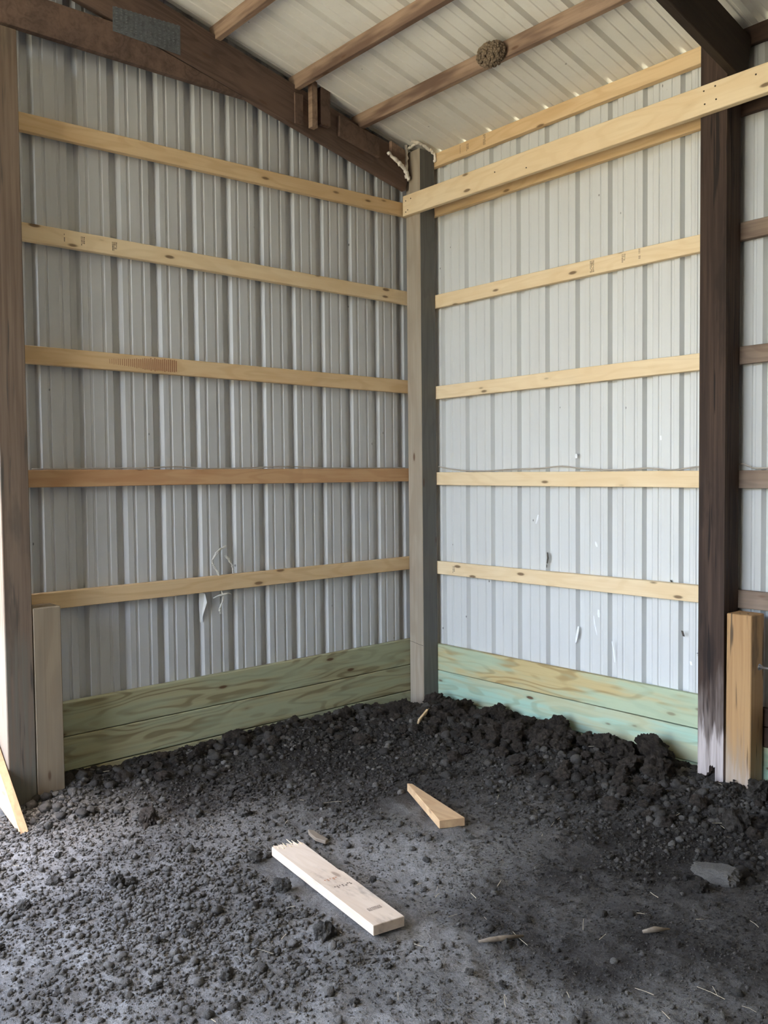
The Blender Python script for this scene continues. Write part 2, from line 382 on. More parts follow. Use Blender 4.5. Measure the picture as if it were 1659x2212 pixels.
# ------------------------------------------------------------------ posts
PX0, PX1 = .045, .185
def post(name, cx, cy, z0, z1, mat, label, w=.14, d=.14, cat='post'):
    o = board(name, (cx, cy, z0), (cx, cy, z1), w, d, (1, 0, 0), mat, bev=.004)
    return tag(o, label, cat)
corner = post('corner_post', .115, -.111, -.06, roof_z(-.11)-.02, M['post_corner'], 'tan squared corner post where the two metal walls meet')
corner.data.materials.append(wood('dark_grey_timber', (.17, .165, .152), (.10, .095, .085), (.13, .13, .12), ring=.25, knot=.5, streak=.4, blotch=.4, kdens=.85))
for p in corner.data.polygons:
    if p.normal.z > .9: p.material_index = 1  # the +x side takes the darker grey timber
tube('saw_cut', [(.046, -.1815, .475), (.09, -.1815, .470), (.14, -.1815, .462), (.185, -.1815, .458)], .0012, M['darkmark'], None, 5)
sc = bpy.data.objects['saw_cut']; sc.parent = corner; sc.matrix_parent_inverse = corner.matrix_world.inverted() if False else (Matrix.Translation((.115, -.111, -.06)) @ frame((0, 0, 1), (1, 0, 0)).to_4x4()).inverted()
post('door_post', .115, -2.888, -.06, 3.80, M['post_left'], 'weathered brown post at the doorway end of the grey gable wall', d=.134)
post('stub_post', .115, -2.749, -.06, ZO-.683, M['stub_grey'], 'short grey-brown stub post standing beside the doorway post', d=.138, cat='stub post')
# rotten post: a front shell with a jagged hole at the foot over a sound back
rp = empty('rotted_post', (2.317, -.11, .02)); tag(rp, 'tall dark brown post with bleached foot and a rotted hole', 'post')
top = roof_z(-.11)-.03-.02
hole = [(-.070, -.08), (-.028, -.08), (-.030, .065), (-.020, .070), (-.017, .085), (-.008, .088), (-.006, .120), (.002, .128), (.006, .122), (.012, .130), (.018, .118), (.026, .124), (.027, .040), (.029, -.08), (.070, -.08), (.070, top), (-.070, top)]
sh = prism('post_shell', [(z, -x) for x, z in hole], 'y', -.022, .022, M['post_dark'], rp)   # local X up, Z across
sh.matrix_local = Matrix.Translation((0, -.048, 0)) @ frame((0, 0, 1), (-1, 0, 0)).to_4x4()
bk = board('post_core', (0, .022, -.08), (0, .022, top), .14, .096, (1, 0, 0), M['post_dark'], rp, bev=.003)
prism('rot_hollow', [(-.029, -.05), (.028, -.05), (.028, .118), (-.006, .122), (-.028, .07)], 'y', -.0275, -.0262, M['rot'], rp)
st = empty('stub_post', (2.462, -.117, .02)); tag(st, 'short warm-brown stub post with stained foot against the dark post', 'stub post')
board('timber', (0, 0, -.08), (.004, 0, ZO-.745-.02), .130, .127, (1, 0, 0), M['stub_warm'], st, bev=.004)

# ------------------------------------------------------------------ wall girts, splash planks
GT = .038
def girtL(z0, z1, mat, label, h=.089, name='wall_girt', cat='girt', g='pine girts on the grey gable wall', ya=LEFT_END, yb=-.02):
    o = board(name, (.021, ya, ZO+z0-h/2), (.021, yb, ZO+z1-h/2), h, GT, (0, 0, 1), M[mat], seg=6, bev=.004 if h > .1 else .0025)
    return tag(o, label, cat, g)
girtL(1.788, 1.829, 'pine', 'topmost pine girt on the grey gable wall, just under the dark truss')
girtL(1.249, 1.226, 'pine_pale', 'pale stamped pine girt, second from the top on the grey gable wall')
gl3 = girtL(.634, .614, 'pine', 'pine girt with a comb of brown saw marks, third down the grey gable wall')
girtL(.004, .003, 'pine_red', 'reddish knotty pine girt carrying a loose wire on the grey gable wall')
girtL(-.633, -.613, 'pine', 'lowest pine girt on the grey gable wall, with twine hanging behind it')
girtL(-1.220, -1.193, 'treated', 'uppermost treated splash plank under the grey gable wall', .180, 'splash_plank', 'plank', 'splash planks under the gable wall')
girtL(-1.405, -1.376, 'treated', 'middle treated splash plank with knots under the grey gable wall', .180, 'splash_plank', 'plank', 'splash planks under the gable wall')
girtL(-1.589, -1.560, 'treated', 'lowest treated splash plank, half buried in dirt below the grey gable wall', .180, 'splash_plank', 'plank', 'splash planks under the gable wall')
def girtR(z0, z1, mat, label, xa=.045, xb=2.312, h=.089, name='wall_girt', cat='girt', g='pine girts on the off-white wall', y=-.021):
    e0 = z0+(z1-z0)*(xa-.18)/2.0; e1 = z0+(z1-z0)*(xb-.18)/2.0
    o = board(name, (xa, y, ZO+e0-h/2), (xb, y, ZO+e1-h/2), h, GT, (0, 0, 1), M[mat], seg=5)
    return tag(o, label, cat, g)
ge = girtR(2.152, 2.152, 'pine', 'stamped pine eave girt tucked under the roof sheets above the off-white wall')
girtR(1.820, 1.824, 'pine', 'pine girt half hidden behind the long yellow pine beam')
gs = girtR(1.195, 1.193, 'pine_pale', 'stamped pine girt below the long beam on the off-white wall')
girtR(.570, .580, 'pine_pale', 'clean pale pine girt above the wire-topped one on the off-white wall')
girtR(-.025, -.035, 'pine_pale', 'pale pine girt with a wavy wire along its top on the off-white wall')
gk = girtR(-.646, -.642, 'pine_pale', 'knotty stamped pine girt nearest the green planks on the off-white wall')
GP = 'splash planks under the off-white wall'
girtR(-1.230, -1.226, 'treated_tan', 'tan-streaked uppermost splash plank under the off-white wall', h=.180, name='splash_plank', cat='plank', g=GP)
girtR(-1.414, -1.411, 'treated_green', 'mint green middle splash plank with dark knots under the off-white wall', h=.180, name='splash_plank', cat='plank', g=GP)
girtR(-1.598, -1.595, 'treated_green', 'lowest green splash plank, mostly behind heaped clods', h=.180, name='splash_plank', cat='plank', g=GP)
GO = 'old girts past the rotted post'
for z, m, lab in ((2.152, 'dark_plank', 'dark stained eave girt past the rotted post'), (1.822, 'dark_plank', 'dark old girt past the rotted post, just under the long beam'), (1.205, 'old_girt', 'old brown girt at head height past the rotted post'),
                  (.588, 'old_girt', 'old greyish girt with curled grain past the rotted post'), (-.036, 'old_girt', 'old dark-ended girt with a wire on it past the rotted post'), (-.645, 'old_girt', 'old grooved girt just above the warm-brown stub post')):
    girtR(z, z, m, lab, 2.322, 5.2, g=GO)
girtR(-1.228, -1.228, 'dark_plank', 'upper dark plank low on the wall behind the warm-brown stub', 2.322, 5.2, .088, 'splash_plank', 'plank', GP)
girtR(-1.322, -1.322, 'dark_plank', 'lower dark plank directly on the green board behind the stub', 2.322, 5.2, .096, 'splash_plank', 'plank', GP)
girtR(-1.422, -1.422, 'treated_green', 'green splash plank behind the warm-brown stub post', 2.322, 5.2, .180, 'splash_plank', 'plank', GP)
girtR(-1.606, -1.606, 'treated_green', 'lowest green board in the dirt behind the stub post', 2.322, 5.2, .180, 'splash_plank', 'plank', GP)

# comb of saw marks on the third girt
cm = []
V = []; Fc = []
for k in range(34):
    y = -2.33+k*.0118; z = ZO+.632-.045
    i = len(V); hh = .036*(.35+.65*min(1, k/22))*random.uniform(.8, 1); ww = .0025+.0045*min(1, k/24); V += [(.0404, y, z-.003-hh), (.0404, y+ww, z-.003-hh), (.0404, y+ww, z+hh), (.0404, y, z+hh)]; Fc.append((i, i+1, i+2, i+3))
def keep_world(child, parent):
    bpy.context.view_layer.update(); child.parent = parent; child.matrix_parent_inverse = parent.matrix_world.inverted()
o = pydata('saw_marks', V, Fc, M['ink_red']); keep_world(o, gl3); o['label'] = 'row of brown saw marks'

# ------------------------------------------------------------------ long beam across the posts
bm_ = board('cross_beam', (.052, -.199, ZO+1.795), (5.2, -.199, ZO+1.795), .138, .038, (0, 0, 1), M['pine_pale'], bev=.003, seg=6)
tag(bm_, 'long bright yellow pine beam nailed across the fronts of both posts', 'beam')
def nail(x, y, z, parent, nrm=(0, -1, 0), r=.0042):
    n = Vector(nrm); o = tube('nail_head', [Vector((x, y, z))-n*.002, Vector((x, y, z))+n*.0012], r, M['nail'], None, 8); keep_world(o, parent)
for x, z in ((.085, .03), (.105, -.035), (.135, .035), (.085, -.045), (2.285, .04), (2.345, .045), (2.29, -.025), (2.35, -.02), (2.55, .03), (1.15, -.03), (.9, .01)):
    nail(x, -.2182, ZO+1.795+z, bm_)

# lumber grade stamps: illegible rows of ink ticks
def stamp(parent, origin, du, dv, cols, rows, nrm, w=.004, h=.0075, gap=.0035, mat='ink'):
    du = Vector(du); dv = Vector(dv); nrm = Vector(nrm); V = []; Fc = []; r = random.Random(cols*31+rows)
    for i in range(cols):
        for j in range(rows):
            if r.random() < .12: continue
            a = Vector(origin)+du*(i*(w+gap))+dv*(j*(h+gap*.6))+nrm*.0006
            k = len(V); ww = w*(.6+.6*r.random()); V += [a, a+du*ww, a+du*ww+dv*h, a+dv*h]; Fc.append((k, k+1, k+2, k+3))
            a2 = a+du*ww*.25+dv*h*.25
    o = pydata('grade_stamp', V, Fc, M[mat]); keep_world(o, parent); o['label'] = 'small printed lumber grade stamp'
stamp(gk, (.335, -.040, ZO-.716), (1, 0, 0), (0, 0, 1), 3, 5, (0, -1, 0))
stamp(gs, (1.475, -.040, ZO+1.118), (1, 0, 0), (0, 0, 1), 4, 7, (0, -1, 0))
stamp(gs, (1.69, -.040, ZO+1.135), (1, 0, 0), (0, 0, 1), 4, 5, (0, -1, 0), .003)
stamp(gs, (1.80, -.040, ZO+1.135), (1, 0, 0), (0, 0, 1), 2, 6, (0, -1, 0), .003)
stamp(ge, (.43, -.040, ZO+2.085), (1, 0, 0), (0, 0, 1), 1, 6, (0, -1, 0))
stamp(ge, (.49, -.040, ZO+2.085), (1, 0, 0), (0, 0, 1), 3, 5, (0, -1, 0))
stamp(ge, (.64, -.040, ZO+2.082), (1, 0, 0), (0, 0, 1), 3, 7, (0, -1, 0))
gl2 = [o for o in bpy.data.objects if 'second from the top' in str(o.get('label', ''))][0]
for y, c in ((-2.56, 1), (-2.47, 3), (-2.30, 4)): stamp(gl2, (.040, y, ZO+1.178), (0, 1, 0), (0, 0, 1), c, 5, (1, 0, 0))

# ------------------------------------------------------------------ roof timbers
def chord_lo(y): return ZO+1.899+.2308*(-y-.248)
def chord_hi(y): return ZO+2.195+.2330*(-y-.41)
tr = empty('roof_truss', (.064, -.2, chord_lo(-.2))); tag(tr, 'dark old roof truss with sloping chord and toothed plate along the gable', 'truss')
def inT(o): keep_world(o, tr); return o
inT(board('top_chord', (.064, -.188, (chord_lo(-.188)+chord_hi(-.188))/2), (.064, -6.5, (chord_lo(-6.5)+chord_hi(-6.5))/2), .246, .040, (0, 0, 1), M['truss'], seg=8))
yb = [-1.485, -2.28, -6.5, -6.5]
inT(prism('bottom_chord', [(-1.47, ZO+2.183), (-6.5, ZO+2.183), (-6.5, ZO+2.365), (-2.285, ZO+2.365)], 'x', .044, .083, M['truss'], bev=.002))
V = []; Fc = []
# toothed nail plate: a thin sheet with rows of punched teeth slots
pl = [(-2.287, 4.125), (-2.289, 3.997), (-1.897, 3.985), (-1.895, 4.145)]
plate = inT(prism('nail_plate', pl, 'x', .0835, .0855, M['galv'])); plate['label'] = 'galvanised toothed nail plate'
V = []; Fc = []
for i in range(14):
    for j in range(9):
        y = -2.275+i*.0275; z = 4.003+j*.0145+(.0014*i if j > 6 else 0); k = len(V)
        V += [(.0858, y, z), (.0858, y+.010, z+.001), (.0895, y+.013, z+.006), (.0858, y+.010, z+.010), (.0858, y, z+.009)]
        Fc += [(k, k+1, k+2), (k+1, k+3, k+2), (k, k+2, k+4), (k+2, k+3, k+4)]
o = pydata('plate_teeth', V, Fc, M['galv']); keep_world(o, plate)
def block(y0, y1, z0, z1, x1, mat, lab=None, sl=0.0):
    o = inT(prism('scab_block', [(y0, z0), (y1, z0-sl), (y1, z1-sl), (y0, z1)], 'x', .086, x1, M[mat], bev=.002))
    if lab: o['label'] = lab
block(-1.135, -1.072, 3.80, 3.985, .098, 'truss'); block(-1.028, -.985, 3.795, 4.085, .128, 'purlin', 'upright brown scab with pale edge')
block(-.955, -.878, 3.83, 4.06, .120, 'truss'); block(-.80, -.47, 3.80, 3.925, .112, 'truss', None, .065)
block(-.366, -.242, 3.765, 3.868, .112, 'purlin', 'short lighter filler block by the foam', .035)
PUR = []
for y, lab in ((-.63, 'stained roof purlin with mud nest, next to the eave girt'), (-1.125, 'stained roof purlin one up from the mud nest'), (-1.675, 'dark-ended roof purlin above the toothed truss plate'), (-2.22, 'roof purlin high under the sheets beyond the truss plate')):
    zt = roof_z(y)-.003
    o = board('roof_purlin', (.02 if y > -2 else .0, y+.019, zt-.0445), (9.9, y+.019, zt-.0445), .089, .038, (0, -SLOPE*0, 1), M['purlin'], seg=8)
    tag(o, lab, 'purlin', 'purlins under the roof sheets'); PUR.append(o)
def raft(y): return ZO+1.905+.2308*(-y-.248)
rf = board('rafter', (2.412, -.055, raft(-.055)+.118), (2.412, -6.5, raft(-6.5)+.118), .232, .045, (0, 0, 1), M['rafter'], bev=.003)
tag(rf, 'nearly black rafter running up from the rotted post', 'rafter')

# mud nest on the purlin
nb = bmesh.new(); bmesh.ops.create_icosphere(nb, subdivisions=3, radius=1)
for v in nb.verts:
    p = v.co.copy(); k = 1+.22*mnoise.noise(p*3.1)+.12*mnoise.noise(p*8)
    v.co = Vector((p.x*.082*k, p.y*.055*k, p.z*.058*k+(.01 if p.z > 0 else 0)))
    if v.co.z > .045: v.co.z = .045-(.02 if (p.x**2+p.y**2) < .3 else 0)
me = bpy.data.meshes.new('mud_nest'); nb.to_mesh(me); nb.free()
nest = link('mud_nest', me, M['nest']); nest.location = (1.285, -.665, ZO+2.243); tag(nest, 'lumpy brown mud bird nest stuck to the stained purlin', 'nest')
ico_v = None
def ico(sub):
    b = bmesh.new(); bmesh.ops.create_icosphere(b, subdivisions=sub, radius=1); b.verts.ensure_lookup_table()
    v = np.array([q.co[:] for q in b.verts]); f = np.array([[w.index for w in q.verts] for q in b.faces]); b.free(); return v, f
IC1 = ico(1); IC2 = ico(2)
def scatter_mesh(name, pos, rad, flat, base, mat, tone=None, jit=.28, seed=3):
    r = np.random.default_rng(seed); n = len(pos); bv, bf = base; k = len(bv)
    q = r.normal(size=(n, 4)); q /= np.linalg.norm(q, axis=1)[:, None]; w, x, y, z = q.T
    R = np.stack([1-2*(y*y+z*z), 2*(x*y-z*w), 2*(x*z+y*w), 2*(x*y+z*w), 1-2*(x*x+z*z), 2*(y*z-x*w), 2*(x*z-y*w), 2*(y*z+x*w), 1-2*(x*x+y*y)], -1).reshape(n, 3, 3)
    S = r.uniform(.72, 1.18, (n, 1, 3)); B = bv[None]*S*(1+r.uniform(-jit, jit, (n, k, 1)))
    P = np.einsum('nij,nkj->nki', R, B)*rad[:, None, None]; P[:, :, 2] *= flat; P += pos[:, None]
    Fc = (bf[None]+(np.arange(n)*k)[:, None, None]).reshape(-1, 3)
    me = bpy.data.meshes.new(name); me.vertices.add(n*k); me.vertices.foreach_set('co', P.reshape(-1).astype(np.float32))
    nf = len(Fc); me.loops.add(nf*3); me.loops.foreach_set('vertex_index', Fc.ravel().astype(np.int32))
    me.polygons.add(nf); me.polygons.foreach_set('loop_start', (np.arange(nf)*3).astype(np.int32)); me.update(calc_edges=True)
    if tone is not None:
        a = me.attributes.new('tone', 'FLOAT', 'POINT'); a.data.foreach_set('value', np.repeat(tone, k).astype(np.float32))
    return link(name, me, mat)
npos = []
for i in range(330):
    d = Vector((random.gauss(0, 1), random.gauss(0, 1)-.4, random.gauss(0, 1)-.3)).normalized()
    npos.append((d.x*.086, d.y*.058, min(d.z*.06, .045)))
pel = scatter_mesh('mud_pellets', np.array(npos), rng.uniform(.006, .012, len(npos)), 1, IC1, M['nest'], jit=.2); pel.parent = nest; pel['label'] = 'crust of dried mud pellets and straw'

# spray foam around the head of the corner post
def foam(name, pts, lab, r0=.009):
    r0 *= 1.45
    path = smooth_path(pts, 7); rad = [r0*(.6+.9*abs(mnoise.noise(p*45))+.35*random.random()) for p in path]
    path = [p+Vector((random.uniform(-1, 1), random.uniform(-1, 1), random.uniform(-1, 1)))*.0035 for p in path]
    tag(tube(name, path, rad, M['foam'], None, 7), lab, 'foam', 'foam beads round the corner post head')
foam('foam_bead', [(.117, -.40, 3.783), (.117, -.348, 3.757), (.117, -.306, 3.735), (.117, -.262, 3.708), (.112, -.232, 3.682), (.105, -.205, 3.64)], 'ragged white foam bead slanting under the filler block')
foam('foam_bead', [(.09, -.212, 3.66), (.09, -.212, 3.75), (.09, -.212, 3.82), (.085, -.212, 3.885)], 'upright white foam bead down the edge of the corner post', .008)
foam('foam_bead', [(.055, -.192, 3.855), (.10, -.192, 3.862), (.145, -.192, 3.870), (.188, -.192, 3.872), (.16, -.23, 3.880)], 'white foam bead across the top of the corner post', .007)
foam('foam_bead', [(.190, -.187, 3.870), (.194, -.13, 3.858), (.196, -.085, 3.842), (.197, -.055, 3.825), (.198, -.046, 3.775)], 'white foam bead curling down behind the corner post beside the eave girt', .008)

# ------------------------------------------------------------------ wires, twine, flap, bolts
tag(tube('electric_wire', smooth_path([(.028, -2.75, 1.688), (.028, -2.446, 1.690), (.03, -2.171, 1.692), (.03, -1.946, 1.699), (.030, -1.77, 1.688), (.03, -1.521, 1.690), (.03, -1.186, 1.699), (.03, -.936, 1.690), (.03, -.6, 1.688), (.03, -.2, 1.688)]), .0035, M['wire'], None, 6), 'thin tan wire lying on the reddish girt of the gable wall', 'wire')
tag(tube('electric_wire', smooth_path([(.19, -.03, 1.694), (.385, -.03, 1.668), (.599, -.03, 1.659), (.841, -.03, 1.666), (1.105, -.03, 1.672), (1.266, -.03, 1.681), (1.419, -.03, 1.665), (1.644, -.03, 1.655), (1.855, -.03, 1.663), (1.998, -.03, 1.651), (2.161, -.03, 1.667), (2.383, -.03, 1.678), (2.439, -.03, 1.663), (2.532, -.03, 1.655), (3.2, -.03, 1.655)]), .0042, M['wire'], None, 6), 'wavy pale wire along the pale girt of the off-white wall', 'wire')
def strands(name, path, n, spread, r, lab):
    V = []; Fc = []
    for k in range(n):
        q = [p+Vector((random.uniform(0, 1), random.uniform(-1, 1), random.uniform(-1, 1)))*spread for p in smooth_path(path, 4)]
        v, f = tube_arrays(q, r, 5); b = len(V); V += v; Fc += [tuple(i+b for i in t) for t in f]
    return tag(pydata(name, V, Fc, M['twine']), lab, 'twine')
strands('baling_twine', [(.03, -1.635, 1.226), (.034, -1.688, 1.202), (.034, -1.726, 1.15), (.03, -1.712, 1.108), (.03, -1.685, 1.065), (.02, -1.662, 1.02)], 5, .005, .0040, 'curled loop of white twine rising above the lowest gable girt')
strands('baling_twine', [(.028, -1.632, 1.165), (.03, -1.60, 1.125), (.024, -1.584, 1.09), (.02, -1.58, 1.062)], 4, .006, .0032, 'small frayed end of twine beside the curled loop')
t3 = strands('baling_twine', [(.02, -1.662, .975), (.03, -1.664, .945), (.034, -1.66, .935), (.03, -1.662, .897), (.03, -1.68, .86), (.03, -1.677, .83)], 4, .005, .0034, 'knotted white twine dangling below the lowest gable girt')
V, Fc = tube_arrays(smooth_path([(.034, -1.725, .925), (.036, -1.69, .937), (.036, -1.66, .940), (.036, -1.63, .945), (.034, -1.605, .938)], 4), [.003+.005*math.exp(-((i-8)/5)**2) for i in range(17)], 6)
o = pydata('knot', V, Fc, M['twine'], None, True); keep_world(o, t3)
fp = pydata('sheet_flap', [(.004, -1.800, .968), (.018, -1.770, .955), (.030, -1.764, .905), (.004, -1.796, .782), (.003, -1.800, .80), (.001, -1.802, .9)], [(0, 1, 2, 3, 4, 5)], M['metal_right'])
md = fp.modifiers.new('gauge', 'SOLIDIFY'); md.thickness = .0015
fp.parent = wl_; fp['label'] = 'torn strip of sheet metal peeled into the room'
eb = empty('eye_bolt', (2.527, -.10, .673)); tag(eb, 'shiny steel eye bolt sticking out of the warm-brown stub post', 'bolt')
tube('shank', [(0, 0, 0), (.05, -.04, .008), (.12, -.09, .02)], .006, M['steel'], eb); tube('washer', [(.0, 0, 0), (.005, 0, 0)], .016, M['steel'], eb, 12); tube('nut', [(.005, -.001, 0), (.016, -.006, .001)], .011, M['steel'], eb, 6)
ring = [Vector((.145+.028*math.cos(t), -.108-.02*math.sin(t)*.0-.0, .022+.028*math.sin(t))) for t in np.linspace(0, 2*math.pi, 17)]
tube('eye', ring, .005, M['steel'], eb, 6)
hb = empty('hook_bolt', (2.247, -.13, .695)); tag(hb, 'small steel hook on the side of the dark rotted post', 'bolt')
tube('shank', [(.0, 0, 0), (-.022, 0, .003), (-.034, 0, .004)], .004, M['steel'], hb); tube('shank', [(0, 0, -.012), (-.022, 0, -.008), (-.03, 0, -.008)], .0035, M['steel'], hb)
# scuffs and grime on the off-white wall
def scuff(pts, w, mat, name='paint_scuff'):
    V = []; Fc = []; n = len(pts)
    for i, (x, z) in enumerate(pts):
        ww = w*(.35+.65*math.sin(math.pi*(i+.5)/n)); V += [(x-ww, -.0022, z), (x+ww, -.0022, z)]
    Fc = [(2*i, 2*i+1, 2*i+3, 2*i+2) for i in range(n-1)]
    o = pydata(name, V, Fc, M[mat], wr_)
for pts, w in (([(1.361, .718), (1.356, .69), (1.348, .65), (1.341, .617)], .008), ([(1.472, .795), (1.478, .75), (1.486, .72), (1.495, .682)], .005), ([(1.505, .835), (1.507, .81), (1.509, .79)], .009),
               ([(1.054, 1.381), (1.046, 1.35), (1.036, 1.325)], .007), ([(1.485, 1.235), (1.49, 1.22), (1.495, 1.205)], .008), ([(1.346, 1.755), (1.346, 1.742), (1.347, 1.728)], .010), ([(1.915, 1.84), (1.917, 1.815)], .006), ([(1.60, .66), (1.61, .61), (1.62, .54)], .004), ([(2.10, .62), (2.106, .6)], .008)):
    scuff(pts, w, 'scuff')
for pts, w in (([(1.127, 1.150), (1.131, 1.115), (1.124, 1.08)], .007), ([(1.122, 1.075), (1.120, 1.055)], .004), ([(1.98, 1.05), (1.99, 1.03)], .006), ([(2.05, .78), (2.06, .75)], .008)):
    scuff(pts, w, 'darkmark', 'grime_mark')

# ------------------------------------------------------------------ offcuts on the floor
gz = lambda x, y: float(ground(np.array([x]), np.array([y]), False)[0])
def slab(name, top, t, zt, mat, lab, cat, sides=None, notch=None):
    o = prism(name, top, 'z', zt-t, zt, M[mat], bev=.002); return tag(o, lab, cat)
edge = [(1.467, -2.275), (2.267, -2.374), (2.288, -2.245)]
brk = [(1.520, -2.146), (1.497, -2.152), (1.512, -2.168), (1.483, -2.178), (1.508, -2.190), (1.475, -2.202), (1.492, -2.215), (1.466, -2.228), (1.472, -2.245), (1.462, -2.26)]
slab('wood_offcut', edge+[(1.86, -2.187), (1.83, -2.190)]+brk, .038, .050, 'plank_dry', 'long pale plank offcut with a splintered end lying on the dirt', 'plank')
pk = bpy.data.objects['wood_offcut']
ux = Vector((.8, -.099, 0)).normalized(); uy = Vector((.099, .8, 0)).normalized()
def onp(a, b): return Vector((1.467, -2.275, .0501))+ux*a+uy*b
stamp(pk, onp(.690, .045), uy, ux, 9, 3, (0, 0, 1), .0035, .006, .003); stamp(pk, onp(.47, .035), uy, ux, 7, 2, (0, 0, 1), .007, .008, .004); stamp(pk, onp(.40, .03), uy, ux, 5, 2, (0, 0, 1), .008, .008, .004, 'ink_red')
for k in range(7):
    b = .02+.017*k; a = .02+.03*random.random()
    sp = tube('splinter', [onp(a, b)+Vector((0, 0, -.001)), onp(a-.045-.02*random.random(), b+.006*random.uniform(-1, 1))+Vector((0, 0, -.004+.006*random.random()))], [.0035, .0008], M['pine_pale'], None, 5); keep_world(sp, pk)
tri = slab('wood_offcut', [(1.278, -1.322), (1.740, -1.540), (1.795, -1.428), (1.300, -1.306)], .040, .052, 'endgrain', 'tapered triangular pine offcut lying in the middle of the dirt', 'offcut')
ch = board('wood_chip', (.625, -.64, gz(.62, -.64)+.03), (.565, -.50, gz(.57, -.5)+.045), .035, .012, (.3, .2, 1), M['pine'], bev=.002); tag(ch, 'small pale wood chip on the heap by the corner post', 'wood chip')
prism_pts = [(1.335, -1.99), (1.37, -2.01), (1.44, -2.025), (1.50, -2.012), (1.49, -1.985), (1.42, -1.985), (1.37, -1.978)]
bk2 = prism('bark_strip', prism_pts, 'z', gz(1.42, -2)+.008, gz(1.42, -2)+.024, M['bark'], bev=.003); tag(bk2, 'grey pointed strip of bark above the splintered plank', 'bark')
def stick(pts, r, mat, lab, name='stick', cat='stick'):
    P = [Vector((x, y, gz(x, y)+z)) for x, y, z in pts]; tag(tube(name, P, r, M[mat], None, 6), lab, cat)
stick([(2.540, -2.125, .012), (2.56, -2.09, .016), (2.585, -2.04, .018), (2.62, -1.98, .022)], [.004, .009, .010, .004], 'bark', 'flat grey-brown stick on bare dirt right of the long plank')
stick([(2.875, -1.635, .01), (2.90, -1.60, .016), (2.93, -1.55, .014)], [.006, .011, .003], 'bark', 'curled brown husk on bare dirt near the wedge-shaped clod', 'husk', 'husk')
# leaning board in the doorway
d = Vector((-.79, 0, .61)).normalized(); nrm = Vector((.61, 0, .79)).normalized()
b0 = Vector((.485, 0, .0)); wd = .145
q = [(b0.x, -.01), (b0.x+d.x*1.15, b0.z+d.z*1.15), (b0.x+d.x*1.15-nrm.x*wd, b0.z+d.z*1.15-nrm.z*wd), (.135, .035), (.10, .062)]
lb = prism('leaning_board', q, 'y', -3.000, -2.960, M['endgrain'], bev=.002); tag(lb, 'sunlit pale board leaning out through the doorway beside the weathered post', 'board')

# ------------------------------------------------------------------ dirt clods
protos = []
def clod_mesh(i, sub, rough):
    b = bmesh.new(); bmesh.ops.create_icosphere(b, subdivisions=sub, radius=1); off = Vector((i*7.3, i*3.1, i*5.7))
    sx = Vector((random.uniform(.8, 1.2), random.uniform(.8, 1.2), random.uniform(.65, .95)))
    for v in b.verts:
        p = v.co.normalized(); k = 1+rough*(.55*mnoise.noise(p*1.3+off)+.34*mnoise.noise(p*2.9+off)+.20*mnoise.noise(p*6+off)+.13*mnoise.noise(p*13+off)+.07*mnoise.noise(p*25+off))
        v.co = Vector((p.x*sx.x, p.y*sx.y, p.z*sx.z))*k
    me = bpy.data.meshes.new('dirt_clod'); b.to_mesh(me); b.free(); me.materials.append(M['clod'])
    for p in me.polygons: p.use_smooth = False
    return me
for i in range(12): protos.append(clod_mesh(i, 5 if i < 6 else 4, .8))
def where(x, y, r, lab):
    size = 'fist-sized' if r > .05 else 'egg-sized' if r > .03 else 'small'
    if lab is LB1:
        spot = 'beside the foot of the corner post' if x < .55 else 'below the first knots of the green planks' if x < 1.1 else 'midway along the green planks' if x < 1.65 else 'near the foot of the rotted post' if x < 2.25 else 'before the warm-brown stub post'
        return size+' dark crumbly clod '+('heaped ' if y > -.4 else 'rolled out ')+spot
    if lab is LB2:
        spot = 'near the corner post' if y > -.9 else 'below the dangling twine' if y > -1.9 else 'near the grey-brown stub post'
        return size+' dark clod banked under the gable wall '+spot
    spot = 'between the long plank and the doorway' if y < -2.4 else 'between the two wood offcuts' if x < 1.9 and y < -1.5 else 'beyond the triangular offcut' if x < 1.9 else 'around the wedge-shaped clay chunk'
    return size+' greyish clod loose on the floor '+spot
def clod(x, y, r, lab, grp, sink=.25, big=False, base=None):
    if lab in (LB1, LB2, LB3): lab = where(x, y, r, lab)
    me = protos[random.randrange(0, 6)] if big else protos[random.randrange(6, 12)]
    o = bpy.data.objects.new('dirt_clod', me); COL.objects.link(o)
    z = (gz(x, y) if base is None else base)+r*(.8-sink*1.4)
    o.location = (x, y, z); o.scale = (r, r, r); o.rotation_euler = (random.uniform(-.5, .5), random.uniform(-.5, .5), random.uniform(0, 6.28))
    if grp is G3:
        o.material_slots[0].link = 'OBJECT'; o.material_slots[0].material = M['clod_dry' if dry_and_light(x, y) > .12 or y < -2.2 else 'clod_mid']
    return tag(o, lab, 'clod', grp)
LB1, G1 = 'dark crumbly dirt clod heaped against the green splash planks', 'clods heaped along the green planks'
LB2, G2 = 'dark dirt clod in the low bank under the grey gable wall', 'clods banked under the gable wall'
LB3, G3 = 'greyish dirt clod lying loose on the open dirt floor', 'loose clods on the floor'
